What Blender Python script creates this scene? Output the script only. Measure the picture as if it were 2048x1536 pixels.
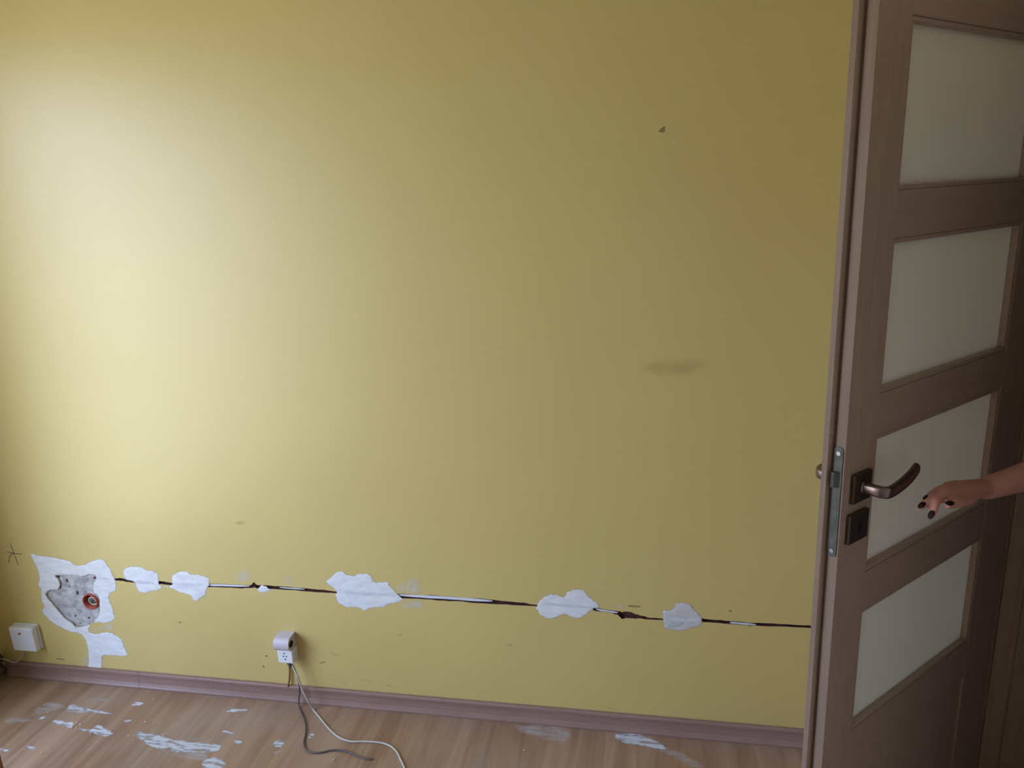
import bpy, bmesh, math, random
from mathutils import Vector, Matrix, noise
from mathutils.geometry import tessellate_polygon
random.seed(7)
PI = math.pi
for o in list(bpy.data.objects): bpy.data.objects.remove(o)
S = bpy.context.scene
COL = S.collection

# ------------------------------------------------------------------ camera
W, H, F = 2048, 1536, 1473.5
YAW, PIT, ROL = 0.1942, 0.2598, -0.0464
CAM = Vector((2.344, -1.9733, 1.653))
fw = Vector((-math.sin(YAW)*math.cos(PIT), math.cos(YAW)*math.cos(PIT), -math.sin(PIT)))
r0 = Vector((math.cos(YAW), math.sin(YAW), 0)); u0 = r0.cross(fw)
rt = math.cos(ROL)*r0 + math.sin(ROL)*u0; up = -math.sin(ROL)*r0 + math.cos(ROL)*u0
cd = bpy.data.cameras.new('camera'); cam = bpy.data.objects.new('camera', cd); COL.objects.link(cam)
cam.matrix_world = Matrix(((rt.x, up.x, -fw.x, CAM.x), (rt.y, up.y, -fw.y, CAM.y), (rt.z, up.z, -fw.z, CAM.z), (0, 0, 0, 1)))
cd.sensor_width = 36; cd.lens = F*36/W; cd.clip_start = .02
S.camera = cam
def ray(px, py): return fw + rt*((px-W/2)/F) - up*((py-H/2)/F)
def atd(px, py, d): return CAM + ray(px, py)*d
def aty(px, py, y=0.0):
    d = ray(px, py); return CAM + d*((y-CAM.y)/d.y)
def atz(px, py, z=0.0):
    d = ray(px, py); return CAM + d*((z-CAM.z)/d.z)

# ------------------------------------------------------------------ light
EXPOSURE = .94
WIN = dict(y0=-.54, y1=-2.35, z0=.15, z1=2.26)
w = bpy.data.worlds.new('daylight'); S.world = w; w.use_nodes = True
nt = w.node_tree; nt.nodes.clear()
wo = nt.nodes.new('ShaderNodeOutputWorld'); bg = nt.nodes.new('ShaderNodeBackground')
tc = nt.nodes.new('ShaderNodeTexCoord'); sx = nt.nodes.new('ShaderNodeSeparateXYZ'); cr = nt.nodes.new('ShaderNodeValToRGB')
nt.links.new(tc.outputs['Generated'], sx.inputs[0]); nt.links.new(sx.outputs['Z'], cr.inputs[0])
e = cr.color_ramp.elements
e[0].position = 0.0; e[0].color = (.42, .43, .38, 1); e[1].position = .12; e[1].color = (.69, .87, 1.30, 1)
nt.links.new(cr.outputs[0], bg.inputs[0]); bg.inputs[1].default_value = 6.5
nt.links.new(bg.outputs[0], wo.inputs[0])
ad = bpy.data.lights.new('window_portal', 'AREA'); ad.shape = 'RECTANGLE'
ad.size = WIN['z1']-WIN['z0']; ad.size_y = WIN['y0']-WIN['y1']; ad.cycles.is_portal = True
al = bpy.data.objects.new('window_portal', ad); COL.objects.link(al)
al.location = (-.30, (WIN['y0']+WIN['y1'])/2, (WIN['z0']+WIN['z1'])/2); al.rotation_euler = (0, -PI/2, 0)
vs = S.view_settings; vs.view_transform = 'Standard'; vs.look = 'None'; vs.exposure = EXPOSURE; vs.gamma = 1; vs.use_curve_mapping = False

# ------------------------------------------------------------------ materials
def lin(c): return tuple(((v/255)/12.92 if v/255 < .04045 else ((v/255+.055)/1.055)**2.4) for v in c)+(1,)
def mat(name, col, rough=.5, spec=.5, metal=0, col2=None, nscale=20, stretch=(1, 1, 1), bump=0, bscale=200, detail=4, alpha=None, amin=.4, amax=.6, coat=0, feather=None):
    m = bpy.data.materials.new(name); m.use_nodes = True; t = m.node_tree; b = t.nodes['Principled BSDF']
    b.inputs['Roughness'].default_value = rough; b.inputs['Metallic'].default_value = metal
    b.inputs['Specular IOR Level'].default_value = spec; b.inputs['Base Color'].default_value = col
    b.inputs['Coat Weight'].default_value = coat
    tx = t.nodes.new('ShaderNodeTexCoord'); mp = t.nodes.new('ShaderNodeMapping'); mp.inputs['Scale'].default_value = stretch
    t.links.new(tx.outputs['Object'], mp.inputs[0])
    if col2:
        n = t.nodes.new('ShaderNodeTexNoise'); n.inputs['Scale'].default_value = nscale; n.inputs['Detail'].default_value = detail
        r = t.nodes.new('ShaderNodeValToRGB'); r.color_ramp.elements[0].position = .3; r.color_ramp.elements[1].position = .7
        r.color_ramp.elements[0].color = col; r.color_ramp.elements[1].color = col2
        t.links.new(mp.outputs[0], n.inputs['Vector']); t.links.new(n.outputs['Fac'], r.inputs[0]); t.links.new(r.outputs[0], b.inputs['Base Color'])
    if bump:
        n2 = t.nodes.new('ShaderNodeTexNoise'); n2.inputs['Scale'].default_value = bscale; n2.inputs['Detail'].default_value = 3
        bp = t.nodes.new('ShaderNodeBump'); bp.inputs['Strength'].default_value = bump; bp.inputs['Distance'].default_value = .002
        t.links.new(mp.outputs[0], n2.inputs['Vector']); t.links.new(n2.outputs['Fac'], bp.inputs['Height']); t.links.new(bp.outputs[0], b.inputs['Normal'])
    if alpha:   # worn thin: patchy coverage from a stretched noise
        n3 = t.nodes.new('ShaderNodeTexNoise'); n3.inputs['Scale'].default_value = alpha[0]; n3.inputs['Detail'].default_value = 6
        mp3 = t.nodes.new('ShaderNodeMapping'); mp3.inputs['Scale'].default_value = alpha[1]
        r3 = t.nodes.new('ShaderNodeMapRange'); r3.inputs['From Min'].default_value = amin; r3.inputs['From Max'].default_value = amax
        r3.inputs['To Max'].default_value = alpha[2]
        t.links.new(tx.outputs['Object'], mp3.inputs[0]); t.links.new(mp3.outputs[0], n3.inputs['Vector'])
        t.links.new(n3.outputs['Fac'], r3.inputs[0]); t.links.new(r3.outputs[0], b.inputs['Alpha'])
    if feather:   # spread with a knife: ragged edge where the layer thins out (width, noise size, wobble)
        at = t.nodes.new('ShaderNodeAttribute'); at.attribute_name = 'edge'
        nf = t.nodes.new('ShaderNodeTexNoise'); nf.inputs['Scale'].default_value = feather[1]; nf.inputs['Detail'].default_value = 5
        ma = t.nodes.new('ShaderNodeMath'); ma.operation = 'MULTIPLY_ADD'; ma.inputs[1].default_value = feather[2]
        sb_ = t.nodes.new('ShaderNodeMath'); sb_.operation = 'SUBTRACT'; sb_.inputs[1].default_value = .5
        rf = t.nodes.new('ShaderNodeMapRange'); rf.inputs['From Min'].default_value = 0; rf.inputs['From Max'].default_value = feather[0]; rf.interpolation_type = 'SMOOTHSTEP'
        L = t.links.new; L(tx.outputs['Object'], nf.inputs['Vector']); L(nf.outputs['Fac'], sb_.inputs[0]); L(sb_.outputs[0], ma.inputs[0]); L(at.outputs['Fac'], ma.inputs[2]); L(ma.outputs[0], rf.inputs['Value'])
        if b.inputs['Alpha'].is_linked:
            mu = t.nodes.new('ShaderNodeMath'); mu.operation = 'MULTIPLY'; L(b.inputs['Alpha'].links[0].from_socket, mu.inputs[0]); L(rf.outputs[0], mu.inputs[1]); L(mu.outputs[0], b.inputs['Alpha'])
        else: L(rf.outputs[0], b.inputs['Alpha'])
    return m
M = {}
M['yellow'] = mat('yellow_wall_paint', (.60, .475, .158, 1), .46, 1.0, col2=(.575, .45, .148, 1), nscale=2.2, bump=.10, bscale=260); M['yellow'].node_tree.nodes['Principled BSDF'].inputs['IOR'].default_value = 1.58
M['ceiling'] = mat('white_ceiling_paint', (.62, .62, .60, 1), .9, .2)
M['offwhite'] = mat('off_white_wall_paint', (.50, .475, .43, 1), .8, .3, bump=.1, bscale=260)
M['putty'] = mat('white_putty', (.76, .775, .77, 1), .6, .45, col2=(.62, .635, .645, 1), nscale=24, stretch=(1, 1, 2.2), bump=.35, bscale=60, feather=(.0045, 75, .012))
M['putty_thin'] = mat('thin_putty_film', (.72, .72, .66, 1), .55, .6, alpha=(30, (1, 1, .5), .50), amin=.25, amax=.65, feather=(.012, 50, .014))
M['putty_last'] = mat('greyish_putty', (.60, .60, .58, 1), .7, .3, col2=(.52, .52, .50, 1), nscale=14, bump=.35, bscale=60, feather=(.0045, 75, .012))
M['putty_solid'] = mat('slot_putty', (.66, .68, .70, 1), .6, .4, bump=.3, bscale=90)
M['putty_grey'] = mat('sunken_grey_putty', (.54, .555, .57, 1), .75, .3, col2=(.62, .635, .65, 1), nscale=40, bump=.3, bscale=90)
M['putty_seam_soft'] = mat('sunken_putty', (.50, .50, .50, 1), .75, .3, feather=(.008, 50, .01))
M['plaster'] = mat('bare_grey_plaster', (.30, .29, .28, 1), .9, .2, col2=(.58, .57, .56, 1), nscale=38, bump=1.0, bscale=170)
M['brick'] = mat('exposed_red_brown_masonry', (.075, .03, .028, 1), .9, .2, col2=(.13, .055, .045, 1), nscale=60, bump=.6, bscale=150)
M['orange'] = mat('orange_red_box_plastic', (.38, .07, .035, 1), .5, .4)
M['ring'] = mat('cream_cable_sheath', (.55, .50, .38, 1), .5, .4)
M['wire'] = mat('dull_grey_wire', (.10, .12, .13, 1), .5, .4)
M['pencil'] = mat('dark_pencil', (.05, .045, .04, 1), .7, .2)
M['scuff'] = mat('brown_scuff', (.26, .19, .06, 1), .7, .3, alpha=(90, (1, 1, 1), .5), amin=.3, amax=.6)
M['scuff_soft'] = mat('faint_brown_scuff', (.22, .17, .07, 1), .7, .3, alpha=(60, (1, 1, 1), .16), amin=.3, amax=.7)
M['smudge'] = mat('soft_brown_smudge', (.30, .21, .08, 1), .6, .5, alpha=(20, (1, 1, 1), .16), amin=.2, amax=.6, feather=(.03, 30, .02))
M['pale_chip'] = mat('pale_paint_chip', (.62, .55, .33, 1), .6, .3)
M['skirting'] = mat('brown_skirting', (.25, .155, .125, 1), .40, .4, col2=(.29, .185, .15, 1), nscale=6, stretch=(1, 8, 8))
M['white'] = mat('white_plastic', (.74, .76, .78, 1), .38, .5)
M['cream'] = mat('aged_pinkish_plastic', (.54, .50, .53, 1), .4, .5)
M['red'] = mat('red_mark', (.45, .10, .05, 1), .4, .4)
M['cord'] = mat('off_white_cord', (.48, .46, .40, 1), .5, .4)
M['cord_grey'] = mat('grey_brown_cord', (.105, .085, .078, 1), .5, .4)
M['tan'] = mat('orange_brown_sheath', (.26, .12, .035, 1), .6, .3)
M['black'] = mat('dark_hole', (.015, .014, .014, 1), .8, .2)
M['pipe'] = mat('brown_pipe_paint', (.075, .04, .034, 1), .35, .5, col2=(.11, .06, .05, 1), nscale=30)
M['lock'] = mat('worn_steel', (.06, .06, .05, 1), .55, .5, metal=.4, col2=(.10, .10, .085, 1), nscale=60)
M['joint'] = mat('dark_joint', (.07, .045, .04, 1), .7, .3)
M['screw'] = mat('bright_steel_screw', (.3, .3, .3, 1), .4, .5, metal=1)
M['handle'] = mat('brushed_bronze_nickel', (.21, .15, .125, 1), .3, .5, metal=.9, col2=(.25, .18, .15, 1), nscale=40)
M['rosette'] = mat('dark_satin_nickel', (.13, .095, .075, 1), .42, .5, metal=.8)
M['keyhole'] = M['black']
M['smear'] = mat('dried_putty_smear', (.62, .65, .70, 1), .75, .3, col2=(.52, .54, .58, 1), nscale=30, alpha=(40, (.45, 2.2, 1), 1.0), amin=.34, amax=.52, feather=(.007, 55, .018))
M['smear_faint'] = mat('faint_putty_smear', (.70, .70, .72, 1), .75, .3, alpha=(34, (.5, 1.9, 1), .42), amin=.30, amax=.66, feather=(.014, 40, .016))
M['crumb'] = mat('plaster_crumb', (.66, .63, .60, 1), .9, .2)
M['skin'] = mat('skin', (.64, .32, .24, 1), .55, .3, col2=(.60, .26, .205, 1), nscale=25)
M['nail'] = mat('dark_nail_polish', (.022, .008, .012, 1), .2, .5)
M['shirt'] = mat('dark_cotton', (.06, .06, .07, 1), .9, .2)
M['trousers'] = mat('blue_denim', (.05, .07, .12, 1), .9, .2)
M['hair'] = mat('brown_hair', (.05, .03, .02, 1), .6, .4, col2=(.08, .045, .03, 1), nscale=20, stretch=(6, 6, 1))
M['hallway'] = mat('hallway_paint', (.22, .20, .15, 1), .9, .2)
M['lip'] = mat('lip_colour', (.30, .10, .09, 1), .5, .4)
M['eye'] = mat('eye_white', (.7, .7, .68, 1), .3, .5)

def wood(name, c1, c2, rough, axis, spec=.5, scale=1.0, bump=.06):
    """veneer with the grain running along `axis` (object coordinates)"""
    m = bpy.data.materials.new(name); m.use_nodes = True; t = m.node_tree; b = t.nodes['Principled BSDF']
    b.inputs['Roughness'].default_value = rough; b.inputs['Specular IOR Level'].default_value = spec
    tx = t.nodes.new('ShaderNodeTexCoord'); mp = t.nodes.new('ShaderNodeMapping')
    s = [60*scale]*3; s[axis] = 3.2*scale; mp.inputs['Scale'].default_value = s
    n = t.nodes.new('ShaderNodeTexNoise'); n.inputs['Scale'].default_value = 1.3; n.inputs['Detail'].default_value = 6; n.inputs['Distortion'].default_value = .5
    r = t.nodes.new('ShaderNodeValToRGB'); r.color_ramp.elements[0].position = .32; r.color_ramp.elements[1].position = .68
    r.color_ramp.elements[0].color = c1; r.color_ramp.elements[1].color = c2
    bp = t.nodes.new('ShaderNodeBump'); bp.inputs['Strength'].default_value = bump; bp.inputs['Distance'].default_value = .001
    t.links.new(tx.outputs['Object'], mp.inputs[0]); t.links.new(mp.outputs[0], n.inputs['Vector']); t.links.new(n.outputs['Fac'], r.inputs[0])
    t.links.new(r.outputs[0], b.inputs['Base Color']); t.links.new(n.outputs['Fac'], bp.inputs['Height']); t.links.new(bp.outputs[0], b.inputs['Normal'])
    return m
OAK1, OAK2 = (.44, .31, .228, 1), (.50, .36, .27, 1)
M['oak_v'] = wood('oak_veneer_upright', OAK1, OAK2, .42, 2)
M['oak_h'] = wood('oak_veneer_level', OAK1, OAK2, .42, 0)
M['oak_edge'] = wood('oak_edge_lipping', (.20, .135, .095, 1), (.24, .165, .12, 1), .6, 2, spec=.25)
M['stool'] = wood('orange_brown_wood', (.20, .085, .03, 1), (.26, .12, .045, 1), .4, 2)

def floor_mat():
    m = bpy.data.materials.new('oak_laminate'); m.use_nodes = True; t = m.node_tree; b = t.nodes['Principled BSDF']
    b.inputs['Roughness'].default_value = .36; b.inputs['Specular IOR Level'].default_value = .5
    L = t.links.new; N = t.nodes.new
    tx = N('ShaderNodeTexCoord')
    sw = N('ShaderNodeMapping'); sw.inputs['Rotation'].default_value = (0, 0, PI/2); L(tx.outputs['Object'], sw.inputs[0])
    br = N('ShaderNodeTexBrick'); br.inputs['Scale'].default_value = 1; br.inputs['Brick Width'].default_value = 1.28; br.inputs['Row Height'].default_value = .096
    br.inputs['Mortar Size'].default_value = .0007; br.inputs['Color1'].default_value = (.25, .25, .25, 1); br.inputs['Color2'].default_value = (.85, .85, .85, 1)
    br.inputs['Mortar'].default_value = (0, 0, 0, 1); br.inputs['Mortar Smooth'].default_value = .5; br.offset = .37
    L(sw.outputs[0], br.inputs['Vector'])
    mp = N('ShaderNodeMapping'); mp.inputs['Scale'].default_value = (26, 1.8, 1); L(tx.outputs['Object'], mp.inputs[0])
    ad_ = N('ShaderNodeVectorMath'); ad_.operation = 'ADD'; L(mp.outputs[0], ad_.inputs[0])
    ml = N('ShaderNodeVectorMath'); ml.operation = 'SCALE'; ml.inputs['Scale'].default_value = 17; L(br.outputs['Color'], ml.inputs[0]); L(ml.outputs[0], ad_.inputs[1])
    n = N('ShaderNodeTexNoise'); n.inputs['Scale'].default_value = 1; n.inputs['Detail'].default_value = 7; n.inputs['Distortion'].default_value = .9; L(ad_.outputs[0], n.inputs['Vector'])
    r = N('ShaderNodeValToRGB'); e = r.color_ramp.elements
    e[0].position = .28; e[0].color = (.27, .145, .08, 1); e[1].position = .72; e[1].color = (.44, .285, .175, 1); L(n.outputs['Fac'], r.inputs[0])
    mx = N('ShaderNodeMixRGB'); mx.blend_type = 'MULTIPLY'; mx.inputs['Fac'].default_value = .22; L(r.outputs[0], mx.inputs['Color1']); L(br.outputs['Color'], mx.inputs['Color2'])
    # fine pale building dust trodden over the boards
    n2 = N('ShaderNodeTexNoise'); n2.inputs['Scale'].default_value = 3.2; n2.inputs['Detail'].default_value = 5; L(tx.outputs['Object'], n2.inputs['Vector'])
    mr = N('ShaderNodeMapRange'); mr.inputs['From Min'].default_value = .42; mr.inputs['From Max'].default_value = .75; mr.inputs['To Max'].default_value = .35; L(n2.outputs['Fac'], mr.inputs[0])
    m2 = N('ShaderNodeMixRGB'); m2.inputs['Color2'].default_value = (.40, .345, .30, 1); L(mr.outputs[0], m2.inputs['Fac']); L(mx.outputs[0], m2.inputs['Color1'])
    L(m2.outputs[0], b.inputs['Base Color'])
    bp = N('ShaderNodeBump'); bp.inputs['Strength'].default_value = .15; bp.inputs['Distance'].default_value = .001; L(br.outputs['Color'], bp.inputs['Height']); L(bp.outputs[0], b.inputs['Normal'])
    return m
M['floor'] = floor_mat()
def frosted():
    m = bpy.data.materials.new('frosted_glass'); m.use_nodes = True; t = m.node_tree; b = t.nodes['Principled BSDF']
    b.inputs['Base Color'].default_value = (.80, .75, .66, 1); b.inputs['Roughness'].default_value = .32; b.inputs['Specular IOR Level'].default_value = .5
    tr = t.nodes.new('ShaderNodeBsdfTranslucent'); tr.inputs[0].default_value = (.82, .80, .74, 1)
    mx = t.nodes.new('ShaderNodeMixShader'); mx.inputs[0].default_value = .45
    t.links.new(b.outputs[0], mx.inputs[1]); t.links.new(tr.outputs[0], mx.inputs[2]); t.links.new(mx.outputs[0], t.nodes['Material Output'].inputs[0])
    return m
M['frosted'] = frosted()
def clear():
    m = bpy.data.materials.new('window_glass'); m.use_nodes = True; t = m.node_tree; t.nodes.remove(t.nodes['Principled BSDF'])
    a = t.nodes.new('ShaderNodeBsdfTransparent'); g = t.nodes.new('ShaderNodeBsdfGlossy'); g.inputs['Roughness'].default_value = .02
    mx = t.nodes.new('ShaderNodeMixShader'); mx.inputs[0].default_value = .06
    t.links.new(a.outputs[0], mx.inputs[1]); t.links.new(g.outputs[0], mx.inputs[2]); t.links.new(mx.outputs[0], t.nodes['Material Output'].inputs[0])
    return m
M['glass'] = clear()

# ------------------------------------------------------------------ helpers
def obj(name, bm, m, parent=None, smooth=False, label=None):
    me = bpy.data.meshes.new(name); bmesh.ops.recalc_face_normals(bm, faces=bm.faces); bm.to_mesh(me); bm.free()
    for mm in (m if isinstance(m, (list, tuple)) else [m]): me.materials.append(M[mm])
    if smooth:
        for p in me.polygons: p.use_smooth = True
    o = bpy.data.objects.new(name, me); COL.objects.link(o)
    if parent: o.parent = parent
    if label: o['label'] = label
    return o
def tag(o, label=None, cat=None, group=None, kind=None):
    if label: o['label'] = label
    if cat: o['category'] = cat
    if group: o['group'] = group
    if kind: o['kind'] = kind
    return o
def empty(name, loc, rz=0):
    o = bpy.data.objects.new(name, None); COL.objects.link(o); o.location = loc; o.rotation_euler = (0, 0, rz); o.empty_display_size = .05
    return o
def bx(bm, a, b, bev=0, seg=2, mi=0):
    x0, x1 = sorted((a[0], b[0])); y0, y1 = sorted((a[1], b[1])); z0, z1 = sorted((a[2], b[2]))
    r = bmesh.ops.create_cube(bm, size=1)
    for v in r['verts']: v.co = Vector(((x0+x1)/2+v.co.x*(x1-x0), (y0+y1)/2+v.co.y*(y1-y0), (z0+z1)/2+v.co.z*(z1-z0)))
    fs = set(f for v in r['verts'] for f in v.link_faces)
    for f in fs: f.material_index = mi
    if bev:
        es = set(e for v in r['verts'] for e in v.link_edges)
        bmesh.ops.bevel(bm, geom=list(es), offset=bev, segments=seg, affect='EDGES', profile=.5)
    return bm
def box(a, b, bev=0, seg=2): return bx(bmesh.new(), a, b, bev, seg)
def prism(bm, pts, vec, mi=0):
    """pts: 3D polygon; extruded by vec"""
    vec = Vector(vec); n = len(pts)
    A = [bm.verts.new(Vector(p)) for p in pts]; B = [bm.verts.new(Vector(p)+vec) for p in pts]
    tri = tessellate_polygon([[Vector(p) for p in pts]])
    for t in tri:
        bm.faces.new([A[i] for i in t]).material_index = mi
        bm.faces.new([B[i] for i in reversed(t)]).material_index = mi
    for i in range(n): bm.faces.new((A[i], A[(i+1) % n], B[(i+1) % n], B[i])).material_index = mi
    return bm
def smooth_path(P, n=6, closed=False):
    P = [Vector(p) for p in P]; out = []; k = len(P)
    R_ = range(k if closed else k-1)
    for i in R_:
        if closed: a, b, c, d = P[i-1], P[i], P[(i+1) % k], P[(i+2) % k]
        else: a, b, c, d = P[max(i-1, 0)], P[i], P[i+1], P[min(i+2, k-1)]
        for j in range(n):
            t = j/n
            out.append(.5*((2*b)+(c-a)*t+(2*a-5*b+4*c-d)*t*t+(-a+3*b-3*c+d)*t**3))
    if not closed: out.append(P[-1])
    return out
def sweep(bm, path, wid, hei=None, ref=Vector((0, 0, 1)), sides=10, power=1.0, mi=0):
    """wid/hei: number or list along the path (half sizes)"""
    path = [Vector(p) for p in path]; n = len(path); rings = []
    g = lambda q, i: q if isinstance(q, (int, float)) else q[min(int(i*len(q)/n), len(q)-1)] if len(q) != n else q[i]
    hei = wid if hei is None else hei
    pa = None
    for i in range(n):
        t = (path[min(i+1, n-1)]-path[max(i-1, 0)]).normalized()
        if pa is None: a = t.cross(ref)
        else: a = pa - t*pa.dot(t)
        if a.length < 1e-5: a = t.orthogonal()
        a.normalize(); pa = a; b = a.cross(t)
        ring = []
        for k in range(sides):
            an = 2*PI*k/sides; c, s = math.cos(an), math.sin(an)
            c = math.copysign(abs(c)**power, c); s = math.copysign(abs(s)**power, s)
            ring.append(bm.verts.new(path[i]+a*c*g(wid, i)+b*s*g(hei, i)))
        rings.append(ring)
    for i in range(n-1):
        for k in range(sides):
            bm.faces.new((rings[i][k], rings[i][(k+1) % sides], rings[i+1][(k+1) % sides], rings[i+1][k])).material_index = mi
    bm.faces.new(rings[0][::-1]).material_index = mi; bm.faces.new(rings[-1]).material_index = mi
    return bm
def cyl(bm, c, axis, r, h, sides=24, mi=0):
    axis = Vector(axis).normalized(); c = Vector(c)
    return sweep(bm, [c, c+axis*h], r, r, ref=axis.orthogonal(), sides=sides, mi=mi)
def Z(f, ox, oy, pts): return [(ox+x/f, oy+y/f) for x, y in pts]

# ------------------------------------------------------------------ room shell
XR, YF, HT = 3.24, -4.0, 2.62
GROOVE_D = .014; RD = .006
recess_px = Z(5.91, 50, 1090, [(358,362),(420,352),(560,355),(680,368),(760,345),(820,350),(850,390),(825,420),(805,480),(815,560),(870,600),(885,700),(880,820),(830,890),(740,950),(640,965),(590,960),(560,920),(480,870),(400,780),(330,695),(280,640),(250,580),(300,530),(390,525),(410,450),(390,400)])
grooves_px = [  # (centre line, half height in px)
    ([(219,1159.3),(240,1158.5),(258,1161.5),(271,1165)], [1.2,2.6,2.8,1.0]),
    ([(307,1168),(318,1165),(338,1167),(351,1170)], [.8,3.0,2.8,1.0]),
    ([(405,1170.5),(409,1170.5),(480,1173),(502,1173.5),(508,1170),(514,1173.5),(560,1175.5),(620,1180),(655,1183.2),(682,1185.6)], [3.2,3.4,3.2,3,5.5,3.2,3.2,3,2.6,.8]),
    ([(789,1190),(793,1190.5),(850,1194.5),(900,1197),(950,1201),(1000,1204.5),(1050,1209),(1080,1212)], [3.6,4.4,4.6,4.8,4.2,4.0,3.0,.8]),
    ([(1186,1216.5),(1190,1218),(1215,1222),(1235,1226),(1243,1230),(1262,1231),(1280,1234),(1300,1237.5),(1331,1238.6)], [3.8,3.4,2.8,3.2,6.6,6.2,3.2,1.8,1.3]),
    ([(1403,1240),(1410,1241),(1450,1244),(1500,1248),(1560,1250.5),(1618,1253.6),(1700,1259)], [3.6,3.2,3.0,2.8,2.8,2.6,2.4]),
]
def densify(c, h, n=4):
    P = []; 
    for i in range(len(c)-1):
        for j in range(n):
            t = j/n; P.append((c[i][0]+(c[i+1][0]-c[i][0])*t, c[i][1]+(c[i+1][1]-c[i][1])*t, h[i]+(h[i+1]-h[i])*t))
    P.append((c[-1][0], c[-1][1], h[-1])); return P
groove_loops = []
for c, h in grooves_px:
    D = densify(c, h)
    top = [aty(x, y-hh*(1+.22*random.uniform(-1, 1))) for x, y, hh in D]; bot = [aty(x, y+hh*(1+.22*random.uniform(-1, 1))) for x, y, hh in D]
    groove_loops.append(top+bot[::-1])
recess = smooth_path([aty(*p) for p in recess_px], 3, closed=True)

wb = bmesh.new()
XW = 3.40
outer = [Vector((0, 0, 0)), Vector((XW, 0, 0)), Vector((XW, 0, HT)), Vector((0, 0, HT))]
loops = [outer]+[g for g in groove_loops]+[recess]
flat = [v for l in loops for v in l]; V = [wb.verts.new(v) for v in flat]
for t in tessellate_polygon(loops):
    try: wb.faces.new([V[i] for i in t])
    except ValueError: pass
idx = len(outer)
for gi, l in enumerate(groove_loops+[recess]):
    d = GROOVE_D if gi < len(groove_loops) else RD
    mi = 1 if gi < len(groove_loops) else 2
    n = len(l); fr = V[idx:idx+n]; idx += n
    bk = [wb.verts.new(v.co+Vector((0, d, 0))) for v in fr]
    for i in range(n): wb.faces.new((fr[i], fr[(i+1) % n], bk[(i+1) % n], bk[i])).material_index = mi
    if gi < len(groove_loops):
        for t in tessellate_polygon([l]): wb.faces.new([bk[i] for i in t]).material_index = mi
me = bpy.data.meshes.new('wall_back'); wb.to_mesh(me); wb.free()
for k in ('yellow', 'brick', 'plaster'): me.materials.append(M[k])
wall_back = bpy.data.objects.new('wall_back', me); COL.objects.link(wall_back); tag(wall_back, 'yellow painted back wall with a chased cable slot and white putty patches', kind='structure')
# solid wall behind the cut surface
b = box((0, .06, 0), (XW, .20, HT)); bx(b, (0, .0005, 1.0), (XW, .06, HT)); 
obj('masonry', b, 'plaster', wall_back)

# bare plaster bed at the bottom of the recess (a rough surface with a round hole)
box_c = aty(181, 1203.5); BR = .0290
def plaster_bed():
    bm = bmesh.new()
    hole = [box_c+Vector((math.cos(a)*BR, RD, math.sin(a)*BR)) for a in [2*PI*k/28 for k in range(28)]]
    base = [v+Vector((0, RD, 0)) for v in recess]
    # grid fill clipped to the outline
    def inside(x, z, poly):
        c = False; n = len(poly)
        for i in range(n):
            a, b = poly[i], poly[i-1]
            if (a.z > z) != (b.z > z) and x < (b.x-a.x)*(z-a.z)/(b.z-a.z)+a.x: c = not c
        return c
    loops = [base, hole]; fl = [v for l in loops for v in l]
    vs_ = [bm.verts.new(v) for v in fl]
    for t in tessellate_polygon(loops):
        try: bm.faces.new([vs_[i] for i in t])
        except ValueError: pass
    for _ in range(3): bmesh.ops.subdivide_edges(bm, edges=[e for e in bm.edges if e.calc_length() > .006], cuts=1, use_grid_fill=False)
    bmesh.ops.triangulate(bm, faces=bm.faces)
    for v in bm.verts:
        if v.is_boundary: continue
        v.co.y -= .0045*max(0, noise.noise(v.co*38)+.35)+.0015*noise.noise(v.co*150)
    # round pocket for the box
    return bm
obj('plaster_bed', plaster_bed(), 'plaster', wall_back, label='rough bare grey plaster exposed in the knocked-out hollow')
def pit(px, py, rx, ry):
    c = aty(px, py, .0015); bm = bmesh.new()
    pts = [c+Vector((math.cos(a)*rx*(1+.3*random.uniform(-1, 1)), 0, math.sin(a)*ry*(1+.3*random.uniform(-1, 1)))) for a in [2*PI*k/10 for k in range(10)]]
    prism(bm, pts, (0, .004, 0)); return bm
for q in [(115,1154,.007,.003),(118,1170,.003,.012),(133.5,1161,.0035,.007),(189,1156,.006,.004),(154,1186,.002,.007),(139,1173,.004,.0015),(150,1232,.003,.0025),(177,1236,.0025,.0025),(161,1246,.003,.002)]:
    obj('gouge', pit(*q), 'brick', wall_back)

# flush box in the recess
eb = empty('electrical_box', box_c+Vector((0, .02, 0)))
tag(eb, 'round orange-red electrical box sunk into bare plaster, cable coiled inside', 'electrical box')
bm = bmesh.new(); n = 32
prof = [(BR, -.022), (BR, .028), (0, .028)]; profi = [(BR-.0025, -.022), (BR-.0025, .026)]
def lathe_y(bm, prof, n=32):
    rings = []
    for r_, y in prof:
        rings.append([bm.verts.new((math.cos(2*PI*k/n)*r_, y, math.sin(2*PI*k/n)*r_)) for k in range(n)] if r_ > 0 else [bm.verts.new((0, y, 0))])
    for a, b_ in zip(rings, rings[1:]):
        for k in range(n):
            if len(b_) == 1: bm.faces.new((a[k], a[(k+1) % n], b_[0]))
            else: bm.faces.new((a[k], a[(k+1) % n], b_[(k+1) % n], b_[k]))
    return bm
lathe_y(bm, [(BR-.0030, .024), (BR-.0030, -.0225), (BR, -.0225), (BR, .028), (0, .028)])
obj('box_cup', bm, 'orange', eb, True)
bm = bmesh.new()
coil = [Vector((.003+.0150*math.cos(a), -.016+.0012*a, -.001+.0155*math.sin(a))) for a in [k*.35 for k in range(34)]]
sweep(bm, coil, .0024, sides=8); obj('cable_coil', bm, 'ring', eb, True, label='cream coiled cable')
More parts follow.
